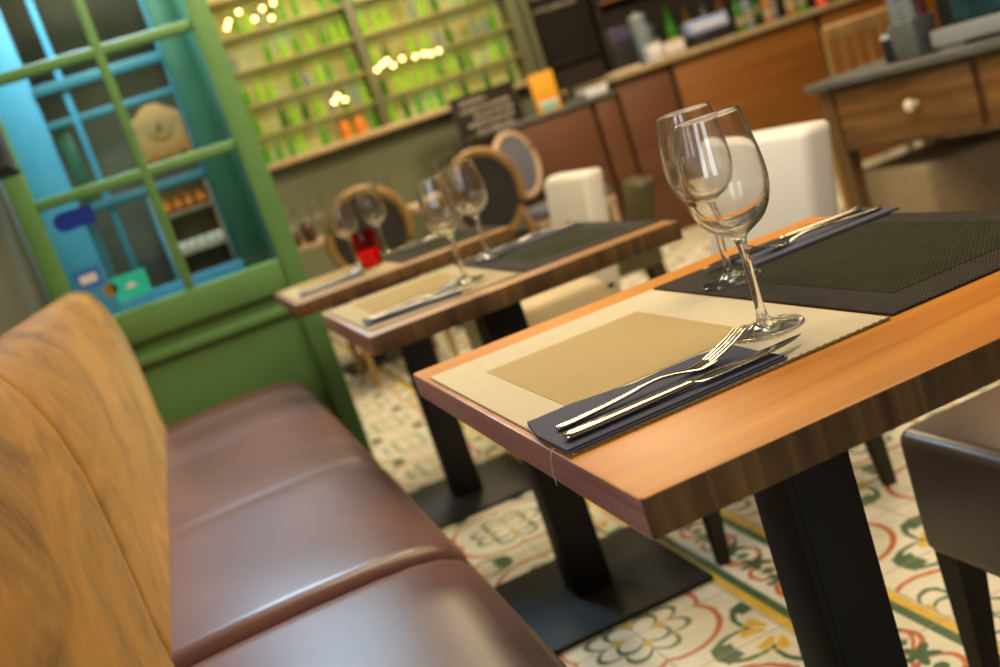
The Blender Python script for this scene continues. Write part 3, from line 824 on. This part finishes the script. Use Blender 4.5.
chalkrows(sg, .4, [(.27, -.17, .02), (.215, -.18, .17), (.165, -.10, .17), (.115, -.16, .16), (.06, -.12, .15)], -.011, 1.2, 4)
wb_ = thing('chalkboard', 'large dark wall chalkboard with a few chalk words behind the bar', 'chalkboard', (3.15, 7.60, 1.25))
bm = B(); box(bm, -.22, .27, -.03, -.002, 0, .95, .004); obj('board', bm, M_board, wb_)
chalkrows(wb_, .4, [(.40, -.14, .20), (.50, -.18, .22), (.58, -.18, .22), (.66, -.18, .22)], -.033, 1.4, 9)
for a in ((-.235, -.215, 0, .95), (.265, .285, 0, .95), (-.235, .285, -.02, .0)):
    bm = B(); box(bm, a[0], a[1], -.04, -.002, a[2], a[3], .003); obj('frame_strip', bm, M_darkbrown, wb_)

# ------------------------------------------------------------------ things on the counters
def bottle_bm(r, h):
    bm = B(); lathe(bm, smprof([(0, 0), (r * .9, 0), (r, .004), (r, h * .45), (r, h * .58), (r * .55, h * .70), (r * .36, h * .80), (r * .34, h * .94), (r * .42, h * .95), (r * .42, h), (0, h)], 2), 14)
    return bm
def box_thing(name, cat, label, x, y, z, w, d, h, m, extra=None, rotz=0):
    t = thing(name, label, cat, (x, y, z), rotz)
    bm = B(); box(bm, -w / 2, w / 2, -d / 2, d / 2, 0, h, min(w, d, h) * .08); obj('body', bm, m, t)
    if extra: extra(t, w, d, h)
    return t
def label_strip(m, z0=.3, z1=.7, nm='label'):
    def f(t, w, d, h):
        bm = B(); box(bm, -w * .42, w * .42, -d / 2 - .0015, -d / 2 + .002, h * z0, h * z1); obj(nm, bm, m, t)
    return f
CZ = .955; BZ = 1.04
def card(t, w, d, h):
    bm = B(); box(bm, -w * .3, w * .3, -d / 2 - .001, -d / 2 + .002, h * .06, h * .17); obj('green_mark', bm, M_turq, t)
    bm = B(); box(bm, -w * .42, w * .42, -d / 2 - .001, -d / 2 + .002, h * .19, h * .28); obj('pale_band', bm, M_paper, t)
box_thing('menu_card', 'menu', 'upright yellow card standing on the left end of the low counter', 2.385, 6.2, CZ, .155, .03, .235, M_yellow, card)
box_thing('menu_stack', 'papers', 'stack of white papers on the low counter beside the tall bar', 2.69, 6.22, CZ, .15, .16, .055, M_paper)
tr = thing('serving_tray', 'grey tray on the low counter next to the yellow card', 'tray', (2.54, 6.25, CZ))
bm = B(); box(bm, -.07, .07, -.1, .1, 0, .008, .002); obj('tray_base', bm, M_zinc, tr)
for a in ((-.07, -.062, -.1, .1), (.062, .07, -.1, .1), (-.07, .07, -.1, -.092), (-.07, .07, .092, .1)):
    bm = B(); box(bm, a[0], a[1], a[2], a[3], .006, .03); obj('tray_rim', bm, M_zinc, tr)
for k, (x, m_, lab) in enumerate(((2.53, M_brass, 'gold topped shaker standing in the grey tray'), (2.575, M_darkjar, 'dark shaker standing in the grey tray'))):
    t = thing('shaker', lab, 'shaker', (x, 6.25, CZ + .008))
    bm = B(); lathe(bm, [(0, 0), (.018, 0), (.018, .05), (.014, .06), (0, .06)], 16); obj('shaker_body', bm, M_darkjar, t)
    bm = B(); lathe(bm, [(.0155, .056), (.016, .07), (.008, .08), (0, .08)], 16); obj('shaker_cap', bm, m_, t)
bm = B()
for k in range(4): box(bm, -.09 + .01 * k, .09 + .004 * k, -.07, .07, .004 * k, .004 * k + .0035, 0)
tag(obj('menu_sheets', bm, M_pinkbox, None, 0, (2.90, 6.18, BZ)), 'loose pale paper sheets at the left end of the tall bar top', 'papers')
box_thing('display_box', 'box', 'dark box with a purple band on the tall bar top', 3.02, 6.36, BZ, .15, .10, .27, M_darkjar, label_strip(M_purple, .70, .98, 'purple_band'))
t = thing('water_jug', 'clear tall jar behind the white and pink boxes on the bar', 'jar', (3.19, 6.38, BZ))
bm = B(); lathe(bm, [(0, 0), (.058, 0), (.064, .01), (.064, .22), (.050, .25), (.052, .29), (.0495, .29), (.047, .25), (.061, .22), (.061, .012), (0, .008)], 28); obj('jar_body', bm, M_botclear, t, 60)
bm = B(); lathe(bm, [(.053, .285), (.053, .305), (.02, .315), (0, .33)], 28); obj('lid', bm, M_silver, t)
box_thing('napkin_box', 'box', 'white box on the bar in front of the clear jar', 3.14, 6.18, BZ, .085, .09, .10, M_paper, label_strip(M_silver, .2, .3))
box_thing('tea_box', 'box', 'pale pink box on the bar beside the white box', 3.27, 6.19, BZ, .15, .09, .085, M_pinkbox, label_strip(M_paper))
box_thing('tea_box', 'box', 'long pale blue box on the bar right of the pink one', 3.60, 6.30, BZ + .075, .27, .12, .085, M_lilac, label_strip(M_paper, .35, .6), math.radians(-6))
box_thing('flat_box', 'box', 'dark flat box under the long pale blue box on the bar', 3.60, 6.30, BZ, .26, .13, .074, M_darkjar)
bts = [(3.47, 6.5, .04, .26, M_bot[2], 'olive green'), (3.86, 6.32, .03, .24, M_bot[2], 'dark green'), (3.95, 6.36, .034, .27, M_botclear, 'pale blue'), (4.06, 6.30, .032, .22, M_amber, 'amber brown'), (4.15, 6.38, .03, .28, M_botclear, 'clear'), (4.25, 6.32, .036, .25, M_amber, 'honey coloured'), (4.36, 6.36, .03, .26, M_bot[1], 'mid green'), (3.74, 6.52, .035, .30, M_darkjar, 'black'), (4.47, 6.30, .032, .23, M_redwax, 'red')]
for x, y, r, h, m_, c in bts:
    t = thing('bottle', c + ' bottle among the row on the tall bar top', 'bottle', (x, y, BZ), group='bottles on the bar top')
    obj('bottle_body', bottle_bm(r, h), m_, t, 50)
    bm = B(); lathe(bm, [(r * 1.015, h * .16), (r * 1.015, h * .40)], 14); obj('label_band', bm, plain('dull_label', (.33, .27, .17), .7) if c != 'black' else M_brass, t)
# back bar shelf beyond the counter
bb = thing('back_bar_shelf', 'dark back bar cabinet behind the tall bar', 'shelf', (4.9, 7.42, 0))
bm = B(); box(bm, -1.45, 1.45, -.16, .2, 0, 1.10, .005); obj('cabinet', bm, M_darkbrown, bb)
ws = thing('wall_shelf', 'plain wooden shelf on uprights above the back bar cabinet', 'shelf', (4.9, 7.42, 1.10))
bm = B(); box(bm, -1.45, 1.45, .06, .19, .45, .48, .004); obj('shelf', bm, M_barwood, ws)
for x in (-1.43, 1.43):
    bm = B(); box(bm, x - .02, x + .02, .06, .19, 0, 1.1, .004); obj('upright', bm, M_darkbrown, ws)
words = ['first', 'second', 'third', 'fourth', 'fifth', 'sixth', 'seventh', 'eighth', 'ninth', 'tenth']
M_dkamber = bottlemat('dark_amber_glass', (.20, .09, .02), .3, 0)
cols = [(M_dkamber, 'amber'), (M_darkjar, 'black'), (M_bot[2], 'dark green'), (M_dkamber, 'brown'), (M_purple, 'purple')]
M_oldlabel = plain('aged_label', (.30, .24, .14), .7)
for k in range(11):
    m_, c = cols[k % 5]; x = 3.62 + k * .145
    t = thing('spirit_bottle', c + ' bottle standing on the dark back bar cabinet', 'bottle', (x, 7.33, 1.10), group=c + ' bottles on the back bar cabinet')
    obj('bottle_body', bottle_bm(.036, .25 + .02 * (k % 3)), m_, t, 50)
    bm = B(); lathe(bm, [(.0366, .04), (.0366, .10)], 14); obj('label_band', bm, M_oldlabel, t)

# ------------------------------------------------------------------ bottles in the niche
protos = []
for mi, (m_, hh, rr) in enumerate(((M_bot[0], .162, .021), (M_bot[1], .168, .022), (M_bot[2], .165, .023), (M_botclear, .150, .024))):
    t = thing('display_bottle', 'x', 'bottle', (0, 0, 0))
    obj('bottle_body', bottle_bm(rr, hh), m_, t, 50)
    bm = B(); lathe(bm, [(rr * .46, hh * .93), (rr * .46, hh + .004), (0, hh + .004)], 12); obj('cap', bm, M_bot[0] if mi < 2 else M_brass, t)
    protos.append([t, False])
cname = ['lime green', 'green', 'dark green', 'pale blue']
rowname = ['bottom', 'second lowest', 'middle', 'second highest', 'top']
rnd = random.Random(11)
for bay, x0, x1 in (('left', .84, 1.63), ('right', 1.76, 2.72)):
    for ri, z in enumerate(SH[:5]):
        x = x0
        while x < x1:
            r_ = rnd.random()
            mi = 0 if r_ < .38 else 1 if r_ < .72 else 2 if r_ < .88 else 3
            if bay == 'left' and ri == 0 and 1.32 < x < 1.56:
                x += .07; continue
            if bay == 'right' and ri == 0 and x > 2.25 and mi != 3: mi = 2
            if rnd.random() < .88:
                lab = '%s glass bottle on the %s row of the %s lit bay' % (cname[mi], rowname[ri], bay)
                grp = '%s bottles, %s row, %s bay' % (cname[mi], rowname[ri], bay)
                p = (x, 7.47 + rnd.uniform(-.012, .03), z)
                src, used = protos[mi]
                if not used:
                    src.location = p; src['label'] = lab; src['group'] = grp; protos[mi][1] = True
                else: dup(src, p, None, lab, grp)
            x += rnd.uniform(.066, .105)
for x, m_, lab in ((1.395, M_orange, 'bright orange canister on the niche ledge, left of two'), (1.505, M_orange, 'bright orange canister on the niche ledge, right of two')):
    t = thing('canister', lab, 'canister', (x, 7.46, 1.205))
    bm = B(); lathe(bm, [(0, 0), (.038, 0), (.040, .004), (.040, .125), (.036, .13), (0, .13)], 20); obj('canister_body', bm, m_, t)
    bm = B(); lathe(bm, [(.041, .120), (.041, .145), (0, .148)], 20); obj('lid', bm, M_brass, t)
# glowing spheres stand for lamp reflections in the glass, on added wires
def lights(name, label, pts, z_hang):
    t = thing(name, label, 'lamp reflection', (pts[0][0], 7.33, 0))
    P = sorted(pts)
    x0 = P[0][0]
    bm = B(); tube(bm, [(x - x0, 0, z + .028) for x, z in P], .0025, 5); w = obj('added_spot_wire', bm, M_added_wire, t)
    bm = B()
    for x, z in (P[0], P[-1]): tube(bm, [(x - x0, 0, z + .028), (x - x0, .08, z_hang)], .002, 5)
    obj('added_spot_hanger', bm, M_added_wire, t)
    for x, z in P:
        bm = B(); bmesh.ops.create_uvsphere(bm, u_segments=10, v_segments=8, radius=.0125); bm.transform(Matrix.Translation((x - x0, 0, z))); b_ = obj('reflection_spot', bm, M_glint, t, 80)
        bm = B(); tube(bm, [(x - x0, 0, z + .010), (x - x0, 0, z + .030)], .006, 6); obj('added_spot_holder', bm, M_added_wire, b_)
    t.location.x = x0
lights('lamp_reflections', 'cluster of glowing spheres for lamp reflections at the top left of the lit niche', [(.86, 2.111), (.885, 2.145), (.968, 2.185), (1.05, 2.116), (1.12, 2.165), (1.157, 2.092), (1.20, 2.18)], 2.29)
lights('lamp_reflections', 'row of glowing spheres for lamp reflections across the right bay of the niche', [(1.716, 1.578), (1.76, 1.60), (1.802, 1.615), (1.83, 1.575), (1.906, 1.598), (1.999, 1.585), (2.064, 1.586), (2.111, 1.572), (2.172, 1.575)], 1.82)
lights('lamp_reflections', 'three glowing spheres for lamp reflections low in the left bay of the niche', [(1.366, 1.464), (1.40, 1.49), (1.439, 1.455)], 1.59)

# ------------------------------------------------------------------ old desk at the right, with its drawers
DA = math.atan2(-.99, .14)
desk = thing('console_desk', 'old wooden desk with dark drawers and a white knob at the right', 'desk', (2.169, 3.223, 0), DA)
bm = B(); box(bm, -.02, 1.42, -.025, .50, .755, .78, .006, 3); obj('desktop', bm, M_zinc, desk)
bm = B(); box(bm, .0, 1.40, .02, .48, .53, .754, .003); obj('apron', bm, M_deskleg, desk)
for x0, x1 in ((.085, .635), (.665, 1.30)):
    f = B(); box(f, x0, x1, .0, .022, .545, .738, .004); d = obj('drawer', f, M_desk, desk)
    bm = B(); lathe(bm, smprof([(0, 0), (.010, 0), (.008, .010), (.017, .020), (.020, .030), (.014, .040), (0, .043)], 3), 20, Matrix.Translation(((x0 + x1) / 2 + .055, .0, .650)) @ Matrix.Rotation(PI / 2, 4, 'X')); obj('knob', bm, M_knob, d)
for x in (.035, 1.365):
    for y in (.04, .44):
        bm = B(); taper_leg(bm, x, y, 0, .755, .038, .062); obj('leg', bm, M_deskleg, desk, 30)
def dk(lx, ly, z): 
    c, s = math.cos(DA), math.sin(DA)
    return (2.169 + c * lx - s * ly, 3.223 + s * lx + c * ly, z)
mon = thing('screen', 'screen with silver bezel and dark teal picture on the old desk', 'screen', dk(.78, .10, .78), DA)
bm = B(); box(bm, -.32, .34, -.03, .0, .012, .062, .006); obj('bottom_bezel', bm, M_silver, mon)
bm = B(); box(bm, -.30, .34, .0, .03, .03, .44, .006); obj('casing', bm, M_black, mon)
bm = B(); box(bm, -.24, .32, -.004, .002, .07, .42); obj('display', bm, M_screen, mon)
bm = B(); box(bm, -.2, .22, -.035, .12, 0, .013, .004); obj('foot', bm, M_black, mon)
bm = B(); box(bm, -.05, .05, .03, .06, .01, .3, .004); obj('stand', bm, M_black, mon)
tb = thing('cutlery_tub', 'grey zinc tub of glass cruets on the desk beside the screen', 'container', dk(.375, .10, .78), DA)
bm = B(); box(bm, -.046, .046, -.044, .044, 0, .115, .006)
for v in bm.verts:
    k = 1 + .18 * v.co.z / .115; v.co.x *= k; v.co.y *= k
obj('tub', bm, M_tub, tb)
for k, (lx, ly, m_, c) in enumerate(((-.024, -.023, M_botclear, 'clear'), (.024, -.023, M_botclear, 'pale'), (-.024, .024, M_amber, 'amber'), (.024, .024, plain('wine_red_glass', (.12, .02, .03), .15), 'wine red'))):
    o = thing('cruet_bottle', c + ' cruet bottle standing in the zinc tub', 'bottle', dk(.375 + lx, .10 + ly, .897), DA)
    obj('bottle_body', bottle_bm(.020, .150), m_, o, 50)
    bm = B(); lathe(bm, [(.009, .146), (.010, .162), (0, .166)], 12); obj('stopper', bm, M_brass if k % 2 else M_silver, o)
pk = box_thing('pepper_box', 'box', 'small dark box left of the zinc tub on the desk', *dk(.285, .10, .78), .04, .05, .095, M_darkjar, label_strip(M_paper, .8, .95), DA)
# stool under the desk
st = thing('upholstered_stool', 'beige upholstered box stool tucked under the old desk', 'stool', (2.48, 3.05, 0))
bm = B(); box(bm, -.24, .24, -.19, .19, .10, .45, .02, 3); obj('seat_box', bm, M_stool, st)
for sx in (-1, 1):
    for sy in (-1, 1):
        bm = B(); taper_leg(bm, sx * .2, sy * .15, 0, .11, .03, .04); obj('leg', bm, M_darkbrown, st, 30)
# slat back chair behind the desk
sc = thing('slat_back_chair', 'pale wooden slat back chair standing behind the desk by the bar', 'chair', (3.32, 4.42, 0), math.radians(-20))
for x in (-.19, .19):
    bm = B(); tube(bm, [(x, 0, 0), (x, 0, .45), (x, -.05, .92)], [.018, .02, .017], 8); obj('back_post', bm, M_chairwood, sc)
    bm = B(); tube(bm, [(x, .36, 0), (x, .36, .44)], [.016, .02], 8); obj('leg', bm, M_chairwood, sc)
bm = B(); box(bm, -.2, .2, -.01, .39, .43, .46, .01); obj('seat', bm, M_chairwood, sc)
bm = B(); box(bm, -.20, .20, -.07, -.035, .86, .93, .012, 3); obj('top_rail', bm, M_chairwood, sc)
for x in (-.12, -.06, 0, .06, .12):
    bm = B(); tube(bm, [(x, -.002, .46), (x, -.052, .88)], .011, 8); obj('slat', bm, M_chairwood, sc)

# dark box fixed to the left wall
wbx = thing('wall_box', 'dark brown box fixed on the left wall above the bench', 'box', (-.375, 3.1, 1.285))
bm = B(); box(bm, 0, .088, -.14, .10, 0, .26, .006); obj('housing', bm, M_darkbrown, wbx)
bm = B(); box(bm, .0, .094, -.146, .106, -.012, .006, .004); obj('bottom_rim', bm, M_black, wbx)

# ------------------------------------------------------------------ light
def area(name, loc, target, size, energy, col, sy=None):
    l = bpy.data.lights.new(name, 'AREA'); l.energy = energy; l.color = col; l.size = size
    if sy: l.shape = 'RECTANGLE'; l.size_y = sy
    o = bpy.data.objects.new(name, l); o.location = loc
    d = Vector(target) - Vector(loc); o.rotation_euler = d.to_track_quat('-Z', 'Y').to_euler()
    COL.objects.link(o); return o
area('window_daylight', (-2.0, -1.7, 1.9), (.7, 1.6, .6), .8, 36, (.80, .88, 1.0), 1.7)
area('window_daylight', (-3.2, -.5, 1.9), (.7, 1.6, .6), .8, 36, (.80, .88, 1.0), 1.7)  # second daylight panel, added for brighter glints on the glasses
area('ceiling_lamp_near', (1.25, 1.45, 2.7), (.9, 1.3, 0), 1.3, 44, (1, .74, .42))
area('ceiling_lamp_mid', (.9, 2.9, 2.7), (.9, 2.9, 0), .5, 27, (1, .78, .48))
area('door_fill_light', (.3, 2.2, 2.7), (.1, 3.4, .9), .35, 22, (1, .86, .62))  # fill light added to brighten the green partition
area('ceiling_lamp_back', (1.3, 5.0, 2.7), (1.3, 5.0, 0), .5, 50, (1, .78, .48))
area('ceiling_lamp_bar', (3.3, 4.4, 2.7), (3.3, 5.6, .5), .6, 62, (1, .76, .46))
area('ceiling_lamp_niche', (1.7, 6.9, 2.75), (1.7, 7.5, 1.2), .9, 26, (1, .82, .50))
area('bench_sheen_light', (0.0, 4.05, 2.2), (.05, 2.3, .45), .5, 42, (.52, .70, 1.0), .25)  # cool light added above the vestibule for blue sheen on the bench
area('sign_fill_light', (.0, 3.75, 2.45), (.08, 4.5, 1.1), .3, 14, (1, .88, .70))  # warm fill added to light the sign and shelf fronts
w = bpy.data.worlds.new('World'); scn.world = w; w.use_nodes = True
bg = w.node_tree.nodes['Background']
bg.inputs[0].default_value = (.95, .90, .80, 1); bg.inputs[1].default_value = .11

# ------------------------------------------------------------------ camera
yaw, pitch, roll, F = math.radians(14.83670815), math.radians(10.67317488), math.radians(-18.61184013), 1076.38
fw = Vector((math.sin(yaw) * math.cos(pitch), math.cos(yaw) * math.cos(pitch), -math.sin(pitch)))
r0 = Vector((math.cos(yaw), -math.sin(yaw), 0)); u0 = r0.cross(fw)
rt = r0 * math.cos(roll) + u0 * math.sin(roll); up = -r0 * math.sin(roll) + u0 * math.cos(roll)
cam = bpy.data.cameras.new('camera'); cam.sensor_width = 36; cam.lens = F * 36 / 1000
cam.dof.use_dof = True; cam.dof.focus_distance = 1.0; cam.dof.aperture_fstop = 4.3; cam.clip_start = .02
co = bpy.data.objects.new('camera', cam)
Mx = Matrix((rt, up, -fw)).transposed().to_4x4(); Mx.translation = (0, 0, 1.003)
co.matrix_world = Mx
COL.objects.link(co); scn.camera = co
scn.view_settings.view_transform = 'Standard'
scn.view_settings.exposure = 0
scn.cycles.use_denoising = True
scn.cycles.max_bounces = 14; scn.cycles.transmission_bounces = 12; scn.cycles.transparent_max_bounces = 12
scn.cycles.caustics_refractive = True
scn.cycles.sample_clamp_indirect = 4
